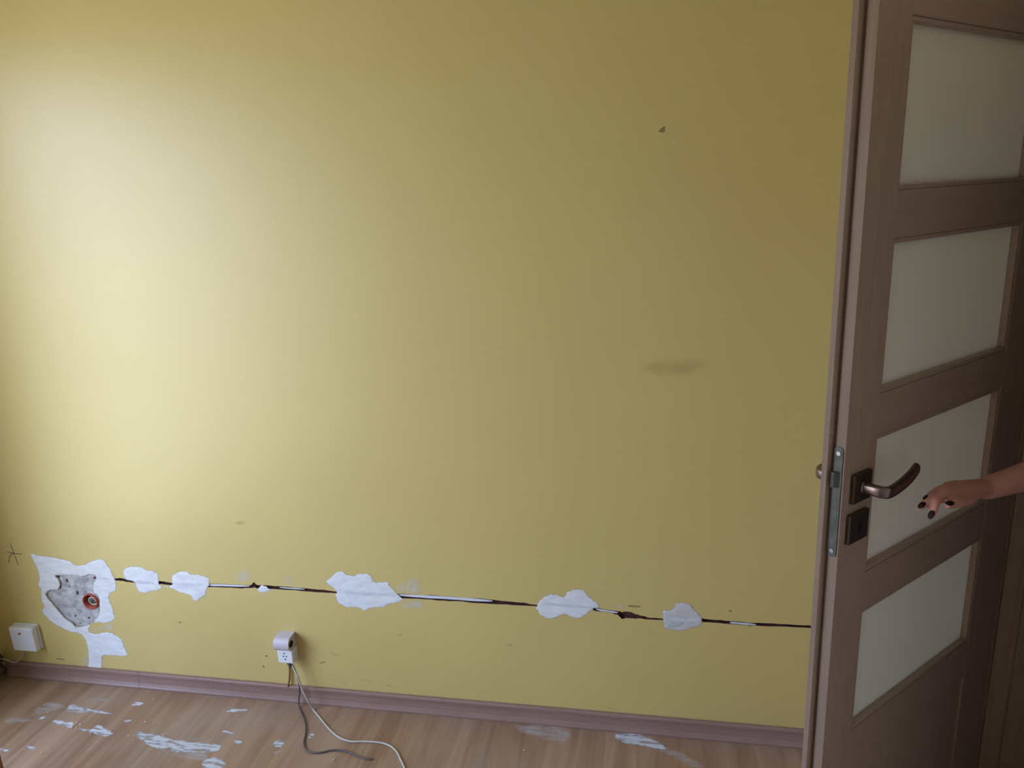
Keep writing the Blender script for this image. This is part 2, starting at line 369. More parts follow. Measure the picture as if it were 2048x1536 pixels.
bm = bmesh.new(); sweep(bm, smooth_path([(-.004, .02, -.004), (-.002, .0, .004), (.003, -.014, .003), (.001, -.017, -.003)], 5), .0026, sides=8)
sweep(bm, smooth_path([(.008, .02, .002), (.010, .0, -.004), (.011, -.015, -.001), (.013, -.017, -.006)], 5), .0026, sides=8)
cyl(bm, (.002, -.0145, .001), (0, 1, 0), .0085, .012)
obj('wire', bm, 'wire', eb, True, label='dark grey wire ends')

# putty patches: thin skins that fade out towards their ragged edge
def pdist(x, y, poly):
    """signed distance to a closed 2D outline, positive inside"""
    d2 = 1e9; c = False; px, py = poly[-1]
    for qx, qy in poly:
        dx, dy = qx-px, qy-py; L2 = dx*dx+dy*dy or 1e-12
        t = max(0, min(1, ((x-px)*dx+(y-py)*dy)/L2)); ex, ey = px+dx*t-x, py+dy*t-y
        d2 = min(d2, ex*ex+ey*ey)
        if (qy > y) != (py > y) and x < (px-qx)*(y-qy)/(py-qy)+qx: c = not c
        px, py = qx, qy
    return math.sqrt(d2)*(1 if c else -1)
def skin(outline, th, name, m, label=None, plane='y', parent=None, hole=None, step=None, grow=0):
    P = smooth_path(outline, 3, closed=True); ax = (0, 2) if plane == 'y' else (0, 1)
    poly = [(v[ax[0]], v[ax[1]]) for v in P]; hp = [(v[ax[0]], v[ax[1]]) for v in hole] if hole else None
    xs = [p[0] for p in poly]; ys = [p[1] for p in poly]; mg = .006
    st = step or max(.0022, min(.004, (max(xs)-min(xs))/26)); nx = int((max(xs)-min(xs)+2*mg)/st)+2; ny = int((max(ys)-min(ys)+2*mg)/st)+2
    bm = bmesh.new(); V = {}; D = {}
    for i in range(nx):
        for k in range(ny):
            x, y = min(xs)-mg+i*st, min(ys)-mg+k*st; d = pdist(x, y, poly)
            if hp: d = min(d, -pdist(x, y, hp)+.0015)
            D[i, k] = (x, y, d+grow)
    q = {}
    def vert(i, k):
        if (i, k) not in V:
            x, y, d = D[i, k]; h = th*max(0, min(1, d/.006))+.00025
            h += .0004*noise.noise(Vector((x*45, y*45, 3)))*max(0, min(1, d/.01))
            V[i, k] = bm.verts.new((x, -max(h, .0002), y) if plane == 'y' else (x, y, max(h, .0002))); q[V[i, k]] = d
        return V[i, k]
    for i in range(nx-1):
        for k in range(ny-1):
            if max(D[i, k][2], D[i+1, k][2], D[i, k+1][2], D[i+1, k+1][2]) > -.0045:
                if hp and pdist(D[i, k][0], D[i, k][1], hp) > .003: continue
                bm.faces.new((vert(i, k), vert(i+1, k), vert(i+1, k+1), vert(i, k+1)))
    bm.verts.index_update(); lst = [q[v] for v in bm.verts]
    up_ = Vector((0, -1, 0)) if plane == 'y' else Vector((0, 0, 1))
    me = bpy.data.meshes.new(name); bm.normal_update()
    for f in bm.faces:
        if f.normal.dot(up_) < 0: f.normal_flip()
    bm.to_mesh(me); bm.free(); at = me.attributes.new('edge', 'FLOAT', 'POINT'); at.data.foreach_set('value', lst)
    for p in me.polygons: p.use_smooth = True
    me.materials.append(M[m]); o = bpy.data.objects.new(name, me); COL.objects.link(o); o.parent = parent
    if label: o['label'] = label
    return o
big_px = Z(5.91, 50, 1090, [(62,92),(160,118),(310,135),(420,162),(520,178),(600,235),(690,228),(740,205),(800,180),(880,158),(935,175),(975,230),(1020,300),(1050,360),(1075,430),(1085,530),(1010,580),(1000,640),(1030,720),(1055,800),(1060,880),(960,925),(870,920),(800,930),(760,985),(775,1030),(860,1040),(950,1020),(1060,1050),(1140,1110),(1185,1210),(1205,1312),(1060,1312),(935,1308),(915,1380),(908,1462),(800,1470),(745,1475),(750,1330),(735,1200),(700,1100),(640,1045),(540,1030),(400,965),(300,900),(215,810),(200,770),(225,720),(195,660),(190,560),(185,510),(155,480),(165,400),(150,300),(110,210)])
skin([aty(*p) for p in big_px], .0016, 'putty_patch', 'putty', hole=recess, parent=wall_back, label='largest white putty patch, spread around the bare plaster hollow at left')
patches = [
 ('white putty patch on the slot just right of the hollow', Z(4.876,200,1120,[(225,110),(260,70),(330,58),(400,62),(460,95),(520,100),(565,130),(580,190),(575,225),(610,265),(590,290),(500,310),(430,325),(380,310),(345,250),(335,215),(250,190)])),
 ('white putty patch with a pointed lower tip, third along the slot', Z(4.876,200,1120,[(695,190),(710,150),(740,125),(800,105),(850,105),(890,135),(960,135),(1030,160),(1072,190),(1065,250),(1040,290),(1035,340),(990,370),(940,405),(905,385),(880,345),(800,325),(740,300),(700,280),(640,270),(600,252),(700,244)])),
 ('small pale putty dab below the slot above the wall socket', Z(4.876,200,1120,[(1535,290),(1550,262),(1580,240),(1625,255),(1655,275),(1700,292),(1660,300),(1590,325),(1550,310)])),
 ('widest white putty patch on the slot, in the middle of the wall', Z(3.724,580,1100,[(265,235),(300,205),(330,170),(385,150),(420,175),(465,190),(510,172),(585,175),(610,200),(635,235),(690,235),(730,235),(750,270),(775,290),(800,325),(850,365),(800,395),(740,405),(700,425),(640,430),(590,440),(555,458),(520,435),(480,428),(430,428),(380,410),(350,385),(345,350),(325,330),(350,315),(310,275)])),
 ('two-lobed white putty patch on the slot, right of the middle', Z(3.413,1040,1130,[(105,300),(120,260),(150,225),(200,200),(260,200),(300,215),(320,180),(370,165),(430,165),(460,200),(500,235),(545,270),(545,290),(500,300),(470,325),(440,350),(400,365),(340,355),(310,335),(270,350),(220,370),(170,360),(130,335),(120,310)])),
 ('greyish putty patch on the slot nearest the door', Z(3.413,1040,1130,[(970,310),(1020,305),(1050,295),(1060,255),(1140,258),(1170,270),(1195,305),(1230,335),(1245,370),(1235,415),(1180,430),(1130,448),(1080,452),(1030,445),(985,430),(975,370)])),
]
for lab, px in patches: skin([aty(*p) for p in px], .0013, 'putty_patch', 'putty_last' if 'greyish' in lab else 'putty', lab, parent=wall_back)
# sunken grey line of the filled slot crossing each patch
def strip(pts, hh, name, m, y, th, label=None, f=1.0):
    P = smooth_path([Vector((x, yy, 0)) for x, yy in pts], 4); n = len(P)
    top = [aty(p.x, p.y-hh*(1+.3*noise.noise(p*.11))*min(1, .3+4*min(i, n-1-i)/n), y) for i, p in enumerate(P)]
    bot = [aty(p.x, p.y+hh*(1+.3*noise.noise(p*.13))*min(1, .3+4*min(i, n-1-i)/n), y) for i, p in enumerate(P)]
    bm = bmesh.new(); prism(bm, top+bot[::-1], (0, -th, 0)); return obj(name, bm, m, wall_back, label=label)
for pts, hh in [([(192,1156),(205,1157),(219,1158.5)], 2.5), ([(268,1163),(290,1165),(309,1167)], 3), ([(349,1168),(375,1169.5),(403,1170)], 2.6), ([(690,1185),(730,1188),(786,1190)], 3),
                ([(1085,1208),(1110,1209),(1150,1213),(1184,1215)], 2.2), ([(1335,1238),(1370,1240),(1402,1239)], 3.6)]:
    strip(pts, hh, 'putty_seam', 'putty_grey', -.0019, .0003)
# pale putty left inside the open slot
for pts, hh in [([(412,1168.6),(450,1169.6),(500,1171)], 1.7), ([(796,1188.6),(860,1192.5),(920,1196),(985,1201)], 2.6), ([(1192,1217),(1215,1221),(1236,1224)], 1.7), ([(1460,1244),(1480,1245.6),(1512,1248)], 1.6),
                ([(560,1173.8),(610,1177.5)], .9)]:
    strip(pts, hh, 'slot_filler', 'putty_solid', .006, .004, 'pale filler left inside the open slot')
# thin wiped putty films
for px in [Z(4.876,200,1120,[(1320,130),(1400,90),(1450,60),(1462,120),(1475,195),(1400,225),(1330,215)]), Z(4.876,200,1120,[(1800,150),(1850,105),(1866,180),(1885,262),(1830,250),(1800,200)]),
           Z(4.876,200,1120,[(430,385),(480,360),(530,345),(520,392),(480,402)]), Z(4.876,200,1120,[(160,300),(240,330),(340,345),(430,385),(330,365),(220,340)]),
           Z(3.724,580,1100,[(790,265),(840,230),(900,205),(978,212),(975,255),(990,328),(880,322),(800,310)]), Z(3.724,580,1100,[(860,375),(990,372),(990,440),(900,445),(820,425)]),
           Z(3.413,1040,1130,[(600,275),(700,258),(712,300),(620,302)]), Z(3.413,1040,1130,[(450,360),(550,375),(640,360),(600,385),(500,395)]),
           Z(4.876,200,1120,[(1020,330),(1075,370),(1095,425),(1050,410)]), Z(5.91,50,1090,[(770,1000),(860,960),(960,925),(1050,900),(1060,1040),(950,1020),(860,1038),(780,1028)]),
           Z(5.91,50,1090,[(665,1330),(745,1290),(745,1440),(680,1420)])]:
    skin([aty(*p) for p in px], .0005, 'putty_film', 'putty_thin', parent=wall_back)
skin([aty(*p) for p in Z(3.413,1040,1130,[(985,440),(1110,415),(1130,385),(1180,378),(1060,370)])], .0017, 'putty_seam', 'putty_seam_soft', parent=wall_back)

# pencil mark and scuffs
bm = bmesh.new()
for pts in [[(82,148),(115,235),(150,328)], [(58,218),(115,233),(178,240)], [(110,228),(78,262),(72,308)]]:
    P = smooth_path([aty(*p, -.0003) for p in Z(4.096, 0, 1050, pts)], 6); sweep(bm, P, .0011, .0005, ref=Vector((0, 1, 0)), sides=6)
obj('pencil_mark', bm, 'pencil', wall_back, label='dark pencil cross drawn on the wall')
def blob(px, py, rx, rz, m, name, tilt=0, seed=0, label=None):
    rr = random.Random(seed); c = aty(px, py); pts = []
    for k in range(14):
        a = 2*PI*k/14; q = 1+.3*rr.uniform(-1, 1); x, z = math.cos(a)*rx*q, math.sin(a)*rz*q
        pts.append(c+Vector((x*math.cos(tilt)-z*math.sin(tilt), 0, x*math.sin(tilt)+z*math.cos(tilt))))
    bm = bmesh.new(); prism(bm, pts, (0, -.0004, 0)); return obj(name, bm, m, wall_back, label=label)
blob(1325, 260, .009, .006, 'scuff', 'scuff_mark', .5, 1, 'small brown scuff high on the wall'); blob(1349, 285, .0045, .0035, 'pale_chip', 'paint_chip', 0, 2, 'tiny pale chip below the brown scuff')
for i, (x, y, a, b_, t) in enumerate([(668,1308,.014,.004,-.4),(700,1300,.010,.003,-.3),(645,1325,.012,.003,.2),(527,1333,.005,.004,0),(533,1312,.004,.004,0),(735,1361,.02,.0025,-.2),(780,1372,.022,.002,-.3),(690,1369,.01,.004,.3),
        (120,1318,.02,.003,0),(360,1245,.008,.004,.3),(1020,1290,.012,.004,.2),(1270,1213,.02,.004,0),(1500,1252,.006,.004,0),(800,1270,.008,.005,0),(1460,1222,.005,.003,0),(1225,1417,.02,.004,-.2),(480,1045,.02,.006,.3)]):
    blob(x, y, a, b_, 'scuff_soft', 'scuff_mark', t, 10+i)

skin([aty(*p) for p in [(1270,735),(1320,712),(1390,708),(1430,728),(1400,752),(1320,760)]], .0001, 'scuff_mark', 'smudge', parent=wall_back, label='faint wide brown smudge left of the door')
# the other walls
def struct(name, bm, m, label): return tag(obj(name, bm, m), label, kind='structure')
bm = bmesh.new(); y0, y1, z0, z1 = WIN['y0'], WIN['y1'], WIN['z0'], WIN['z1']
for a, b_ in [((-.30, .20, 0), (0, y0, HT)), ((-.30, y1, 0), (0, YF-.15, HT)), ((-.30, y0, 0), (0, y1, z0)), ((-.30, y0, z1), (0, y1, HT))]: bx(bm, a, b_)
struct('wall_left', bm, 'yellow', 'yellow wall on the left with the window')
D0, D1, DH = -.045, -.875, 2.03      # doorway in the right wall
bm = bmesh.new()
for a, b_ in [((XR, .0, 0), (XR+.14, D0, HT)), ((XR, D1, 0), (XR+.14, YF-.15, HT)), ((XR, D0, DH), (XR+.14, D1, HT))]: bx(bm, a, b_)
struct('wall_right', bm, 'offwhite', 'pale wall on the right with the doorway')
struct('wall_front', box((0, YF-.15, 0), (XR, YF, HT)), 'offwhite', 'pale wall behind the camera')
struct('floor', box((-.30, YF-.15, -.05), (XR+1.6, .20, 0)), 'floor', 'brown oak laminate floor smeared with white putty')
struct('ceiling', box((-.30, YF-.15, HT), (XR+1.6, .60, HT+.1)), 'ceiling', 'white ceiling')
# hallway beyond the door
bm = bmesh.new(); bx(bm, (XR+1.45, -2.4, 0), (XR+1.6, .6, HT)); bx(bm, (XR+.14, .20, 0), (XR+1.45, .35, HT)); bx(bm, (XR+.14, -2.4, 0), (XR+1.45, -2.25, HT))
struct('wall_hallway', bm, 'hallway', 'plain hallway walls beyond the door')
# window
wn = empty('window_1', (-.12, (y0+y1)/2, z0)); tag(wn, 'white framed window on the left wall', kind='structure')
hw = (y0-y1)/2; hh = z1-z0; bm = bmesh.new()
for a, b_ in [((-.035, -hw, 0), (.035, hw, .06)), ((-.035, -hw, hh-.06), (.035, hw, hh)), ((-.035, -hw, .06), (.035, -hw+.06, hh-.06)), ((-.035, hw-.06, .06), (.035, hw, hh-.06)), ((-.03, -.035, .06), (.03, .035, hh-.06))]: bx(bm, a, b_, .004)
obj('window_frame', bm, 'white', wn)
for s in (-1, 1): obj('pane', box((-.003, s*.035, .06), (.003, s*(hw-.06), hh-.06)), 'glass', wn)
obj('window_sill', box((.036, -hw, -.03), (.22, hw, 0), .004), 'white', wn)

# skirting board: moulded profile
SKP = [(0, 0), (-.020, 0), (-.0205, .006), (-.0175, .011), (-.0135, .020), (-.0115, .034), (-.0120, .044), (-.0135, .049), (-.0130, .055), (-.009, .058), (0, .058)]
def skirting(name, x0, x1, y, label, flip=False):
    prof = SKP
    bm = bmesh.new(); n = len(prof)
    if not flip: prism(bm, [(x0, y+p[0]-.0005, p[1]+.0005) for p in prof], (x1-x0, 0, 0))
    else: prism(bm, [(y-p[0]+.0005, x0, p[1]+.0005) for p in prof], (0, x1-x0, 0))
    return struct(name, bm, 'skirting', label)
jx = aty(277, 1372, -.02).x
sk = skirting('baseboard_back', .022, XR-.002, 0, 'brown laminate skirting board along the foot of the yellow wall')
bm = bmesh.new(); prism(bm, [(jx, p[0]-.0008 if p[0] else -.002, p[1]+(.0008 if p[1] > .03 else .0006)) for p in SKP], (.0006, 0, 0)); obj('joint', bm, 'joint', sk)
skirting('baseboard_left', YF+.01, -.08, 0, 'brown skirting board along the left wall', True)

# ------------------------------------------------------------------ door
E0 = Vector((2.6922, -.6186, 0)); TH = .7881
door = empty('door_1', E0, TH); tag(door, 'oak veneer door with four frosted glass panes, standing half open', kind='structure')
ZP = [(1.6187, 1.8986), (1.2498, 1.5358), (.8782, 1.1665), (.5019, .7919)]
A_, WR, LW, ZT = .1006, .615, .762, 1.995
bm = bmesh.new()
prof = [(A_, 0), (0, 0), (0, .0190), (.0035, .0190), (.0035, .0265), (-.013, .0265), (-.013, .0365), (-.0115, .038), (A_, .038)]
prism(bm, [(x, y, .008) for x, y in prof], (0, 0, ZT-.008))
bm.normal_update()
for f in bm.faces:
    if max(v.co.x for v in f.verts) < .0036 and abs(f.normal.x) > .6: f.material_index = 1
obj('lock_stile', bm, ['oak_v', 'oak_edge'], door)
bm = bmesh.new(); prof = [(WR, 0), (LW, 0), (LW, .025), (LW+.012, .025), (LW+.012, .038), (WR, .038)]
prism(bm, [(x, y, .008) for x, y in prof], (0, 0, ZT-.008)); obj('hinge_stile', bm, 'oak_v', door)
rails = [(1.8986, ZT)]+[(ZP[k+1][1], ZP[k][0]) for k in range(3)]
for a, b_ in rails: obj('rail', box((A_, .0002, a), (WR, .0378, b_), .0012, 1), 'oak_h', door)
obj('rail', box((A_, .0002, .40), (WR, .0378, ZP[3][0]), .0012, 1), 'oak_h', door)
obj('lower_panel', box((A_, .0035, .0085), (WR, .0345, .40)), 'oak_v', door)
def bead(a, z0, z1, ys):
    bm = bmesh.new(); t = .009
    for p, q in [((A_, z0), (WR, z0+t)), ((A_, z1-t), (WR, z1)), ((A_, z0+t), (A_+t, z1-t)), ((WR-t, z0+t), (WR, z1-t))]:
        bx(bm, (p[0], ys[0], p[1]), (q[0], ys[1], q[1]), .0015, 1)
    return bm
for z0_, z1_ in ZP:
    g = obj('glass_pane', box((A_+.001, .0165, z0_+.001), (WR-.001, .0215, z1_-.001)), 'frosted', door, label='frosted glass pane')
    obj('glazing_bead', bead(0, z0_, z1_, (.0018, .0163)), 'oak_h', door)
    obj('glazing_bead', bead(0, z0_, z1_, (.0217, .032)), 'oak_h', door)
# lock case front plate
def rounded(y0, y1, z0, z1, r, n=5):
    P = []
    for cy, cz, a0 in [(y1-r, z1-r, 0), (y0+r, z1-r, PI/2), (y0+r, z0+r, PI), (y1-r, z0+r, 1.5*PI)]:
        for k in range(n+1): P.append((cy+r*math.cos(a0+k*PI/2/n), cz+r*math.sin(a0+k*PI/2/n)))
    return P
bm = bmesh.new(); prism(bm, [(-.0002, y, z) for y, z in rounded(.0032, .0205, .9442, 1.167, .0085)], (-.0016, 0, 0)); lp = obj('lock_plate', bm, 'lock', door, label='worn grey steel lock plate')
for z in (1.154, .957):
    bm = bmesh.new(); cyl(bm, (-.0018, .0118, z), (-1, 0, 0), .0042, .0012, 16); bx(bm, (-.0032, .0114, z-.003), (-.0029, .0122, z+.003)); obj('screw', bm, 'screw', lp)
bm = bmesh.new(); prism(bm, [(-.0018, .0060, 1.088), (-.0018, .0185, 1.088), (-.0110, .0185, 1.088), (-.0095, .0130, 1.088)], (0, 0, .030)); obj('latch_bolt', bm, 'lock', lp)
bm = bmesh.new(); bx(bm, (-.0022, .0070, 1.012), (-.0018, .0165, 1.045), 0); obj('deadbolt', bm, 'lock', lp)
# handles
def handle(sgn, y0):
    """sgn -1: towards the camera side; lever runs towards the hinges"""
    Y = lambda d: y0+sgn*d
    r = obj('handle_rosette', box((.024, Y(0), 1.050), (.083, Y(.009), 1.108), .0015, 2), 'rosette', door, label='square dark satin rosette behind the lever')
    bm = bmesh.new()
    neck = [(.053, Y(.009), 1.080), (.053, Y(.024), 1.080), (.0535, Y(.036), 1.0795), (.057, Y(.0470), 1.0790), (.067, Y(.0520), 1.0790), (.088, Y(.0520), 1.0800), (.113, Y(.0515), 1.0835), (.140, Y(.050), 1.0890), (.160, Y(.048), 1.0955), (.172, Y(.047), 1.1005)]
    P = smooth_path(neck, 5); n = len(P)
    hw_, hh_ = [], []
    for i in range(n):
        t = i/(n-1); hw_.append(.0085 if t < .3 else .0070-.0018*t); hh_.append((.0095+.0045*min(1, t*1.3)) if t < .93 else .014*(1-((t-.93)/.07)**2*.5))
    sweep(bm, P, hw_, hh_, ref=Vector((0, 0, 1)), sides=16, power=.62)
    lv = obj('door_handle', bm, 'handle', door, True, label='curved bronze-toned lever handle')
    bm = bmesh.new(); cyl(bm, (.053, Y(.009), 1.080), (0, sgn, 0), .0125, .004, 24); obj('collar', bm, 'handle', lv, True)
    e_ = box((.019, Y(0), .968), (.083, Y(.009), 1.028), .0015, 2); ep = obj('keyhole_plate', e_, 'rosette', door, label='square dark satin keyhole plate')
    bm = bmesh.new(); cyl(bm, (.053, Y(.0091), 1.003), (0, sgn, 0), .0042, .0006, 16); bx(bm, (.0508, Y(.0091), .988), (.0552, Y(.0097), 1.003)); obj('keyhole', bm, 'keyhole', ep)
handle(-1, 0); handle(1, .038)
for z in (.25, 1.75):
    bm = bmesh.new(); cyl(bm, (LW+.012, .046, z), (0, 0, 1), .008, .09, 16); obj('hinge', bm, 'lock', door, True)
# frame (jambs, head, casing)
fr = bmesh.new()
bx(fr, (XR-.0, D0, 0), (XR+.14, D0-.030, DH), .002, 1); bx(fr, (XR, D1, 0), (XR+.14, D1+.030, DH), .002, 1); bx(fr, (XR, D0-.03, DH), (XR+.14, D1+.03, DH-.030), .002, 1)
# stops on the hall side
bx(fr, (XR+.045, D0-.030, 0), (XR+.14, D0-.042, DH-.03)); bx(fr, (XR+.045, D1+.030, 0), (XR+.14, D1+.042, DH-.03)); bx(fr, (XR+.045, D0-.042, DH-.03), (XR+.14, D1+.042, DH-.042))
fo = obj('trim_1', fr, 'oak_v'); tag(fo, 'oak door frame at the right edge, behind the half open door', kind='structure')
cs = bmesh.new()
bx(cs, (XR-.014, -.003, 0), (XR, D0-.022, DH+.06), .003); bx(cs, (XR-.014, D1-.04, 0), (XR, D1+.022, DH+.06), .003); bx(cs, (XR-.014, D0-.022, DH-.012), (XR, D1+.022, DH+.06), .003)
obj('casing', cs, 'oak_v', fo)
ct = bmesh.new(); bx(ct, (XR+.14, .03, 0), (XR+.154, D0-.022, DH+.06), .003); bx(ct, (XR+.14, D1-.05, 0), (XR+.154, D1+.022, DH+.06), .003); bx(ct, (XR+.14, D0-.022, DH-.012), (XR+.154, D1+.022, DH+.06), .003)
obj('casing', ct, 'oak_v', fo)
tag(obj('trim_2', box((XR-.002, D0-.030, .0005), (XR+.145, D1+.030, .010), .003), 'oak_h'), 'wooden threshold under the door', kind='structure')

# ------------------------------------------------------------------ white switch box near the corner
fTL, fTR, fBR, fBL = (16,1257),(63,1256.5),(71.5,1304),(27,1302)
dp = .034
cs_ = [aty(*q, -dp) for q in (fTL, fTR, fBR, fBL)]
bx0 = sum((c.x for c in (cs_[0], cs_[3])))/2; bx1 = (cs_[1].x+cs_[2].x)/2; bz1 = (cs_[0].z+cs_[1].z)/2; bz0 = (cs_[2].z+cs_[3].z)/2
print('switch box', bx0, bx1, bz0, bz1)
jb = empty('junction_box', ((bx0+bx1)/2, 0, bz0)); tag(jb, 'square white plastic wall box with a red mark, low by the left corner', 'junction box')
wx, hz = (bx1-bx0)/2, bz1-bz0
obj('box_base', box((-wx-.001, -.010, -.001), (wx+.001, -.0003, hz+.001), .002), 'white', jb)
obj('box_cover', box((-wx, -dp, 0), (wx, -.0102, hz), .005, 3), 'white', jb, label='smooth white cover')
pt = aty(39, 1267.5, -dp); bm = bmesh.new(); prism(bm, [(pt.x-jb.location.x+x, -dp, pt.z-bz0+z) for x, z in rounded(-.006, .006, -.004, .004, .0025)], (0, -.0008, 0))
obj('red_mark', bm, 'red', jb, label='small red mark')
# its thin cable
P = [aty(46, 1303, -.012), aty(45.5, 1310, -.012), aty(41, 1318, -.018), aty(34, 1323, -.022), aty(28, 1324.5, -.025), aty(19, 1322, -.028), aty(10, 1318.8, -.030), aty(2, 1317.8, -.033), aty(-12, 1318, -.05), aty(-25, 1322, -.08)]
bm = bmesh.new(); sweep(bm, smooth_path(P, 5), .0017, sides=8)
tag(obj('cable', bm, 'cord', None, True), 'thin pale cable hanging from the white wall box to the corner pipes', 'cable')
for zc, r_, lab in [(.083, .0190, 'upper brown heating pipe running low along the left wall'), (.036, .0200, 'lower brown heating pipe by the floor in the left corner')]:
    tc_ = aty(2, 1304 if zc > .06 else 1335, -.03); 
    pp = empty('heating_pipe', (0.0, 0, zc)); tag(pp, lab, 'pipe')
    bm = bmesh.new(); xx = .006
    sweep(bm, smooth_path([(xx, -1.6, 0), (xx, -.6, 0), (xx, -.10, 0), (xx, -.024, 0)], 4), r_, sides=16, ref=Vector((0, 0, 1))); obj('pipe_run', bm, 'pipe', pp, True)
    bm = bmesh.new(); sweep(bm, [(xx, -.062, 0), (xx, -.024, 0)], r_+.003, sides=16); obj('coupling', bm, 'pipe', pp, True)

# ------------------------------------------------------------------ socket, plug, cords
sd = .040
q0 = aty(555.5, 1315, -sd); q1 = aty(585.5, 1316, -sd); zt = aty(570, 1302, -sd).z; zb = aty(572, 1327, -sd).z
sxc = (q0.x+q1.x)/2; shw = (q1.x-q0.x)/2
print('socket', sxc, shw*2, zb, zt)
so = empty('wall_socket', (sxc, 0, zb)); tag(so, 'small white surface-mounted socket with a plug in it, low on the yellow wall', 'socket')
hz = zt-zb
obj('socket_body', box((-shw, -sd, 0), (shw, -.0004, hz), .004, 3), 'white', so)
for dx, dz in [(-.0055, .56), (.0045, .56), (-.0005, .34), (-.002, .80)]:
    bm = bmesh.new(); cyl(bm, (dx, -sd+.0002, hz*dz), (0, -1, 0), .0022 if dz != .34 else .0026, .0006, 12); obj('pin_hole', bm, 'black', so)
# rolled hood above: rounded front, open dark end
ut = aty(570, 1281, -.05).z-zb
bm = bmesh.new(); R2 = (ut-hz)/2; cz = hz+R2+.001
pr = [(-.0004, hz+.002), (-.020, hz+.002)]
for k in range(0, 13):
    a = -PI/2-k*PI/12; pr.append((-.034+math.cos(a)*.020, cz+math.sin(a)*R2))
pr += [(-.0004, cz+R2)]
prism(bm, [(-shw-.002, y, z) for y, z in pr], (2*shw-.001, 0, 0)); hd = obj('adapter', bm, 'cream', so, label='pinkish rounded adapter body')
bm = bmesh.new(); cyl(bm, (shw-.0031, -.034, cz), (1, 0, 0), R2*.50, .0014, 20); obj('end_hole', bm, 'black', hd)
bm = bmesh.new(); sweep(bm, [(.004, -.030, .002), (.007, -.030, -.010), (.010, -.030, -.020)], [.008, .007, .0045], sides=12); obj('plug', bm, 'cord_grey', so, True, label='grey plug end under the socket')

P = [aty(584, 1331, -.030), aty(588, 1338, -.034), aty(596, 1355, -.042), aty(603.5, 1377, -.046), aty(615, 1400, -.050)]
fl = [(627,1419.5),(639.5,1435),(653,1452),(669,1468),(685,1478),(703,1483),(729,1483),(759,1485),(779,1491),(793,1503),(801,1519),(809,1536),(818,1562),(840,1600),(880,1640)]
P += [atz(x, y, .0035) for x, y in fl]
P = [p for p in P]; P[4].z = max(P[4].z, .004)
bm = bmesh.new(); sweep(bm, smooth_path(P, 6), .0029, sides=10)
tag(obj('power_cord', bm, 'cord', None, True), 'long off-white power cord hanging from the wall socket and curling over the floor', 'cord')
P = [aty(586, 1332, -.024), aty(592, 1345, -.024), aty(598, 1368, -.025), aty(599, 1385, -.027), aty(597.5, 1400, -.031)]
P += [atz(x, y, .0035) for x, y in [(598.5,1415),(605,1430),(611,1448),(611.5,1465),(608,1482),(609,1494),(616,1502),(628,1505.5),(642,1505),(660,1501),(678,1500),(697,1504),(716,1512),(734,1517.5),(745,1518)]]
bm = bmesh.new(); sweep(bm, smooth_path(P, 6), .0027, sides=10)
tag(obj('power_cord', bm, 'cord_grey', None, True), 'short dark grey-brown cord under the socket with its loose end on the floor', 'cord')
P = [aty(578.5, 1327, -.006), aty(579.5, 1345, -.006), aty(578.5, 1360, -.007), aty(575.5, 1373, -.012)]
bm = bmesh.new(); sweep(bm, smooth_path(P, 5), .0034, .0026, ref=Vector((0, 1, 0)), sides=10)
tag(obj('supply_cable', bm, 'tan', None, True), 'short orange-brown cable running from the socket down behind the skirting', 'cable')

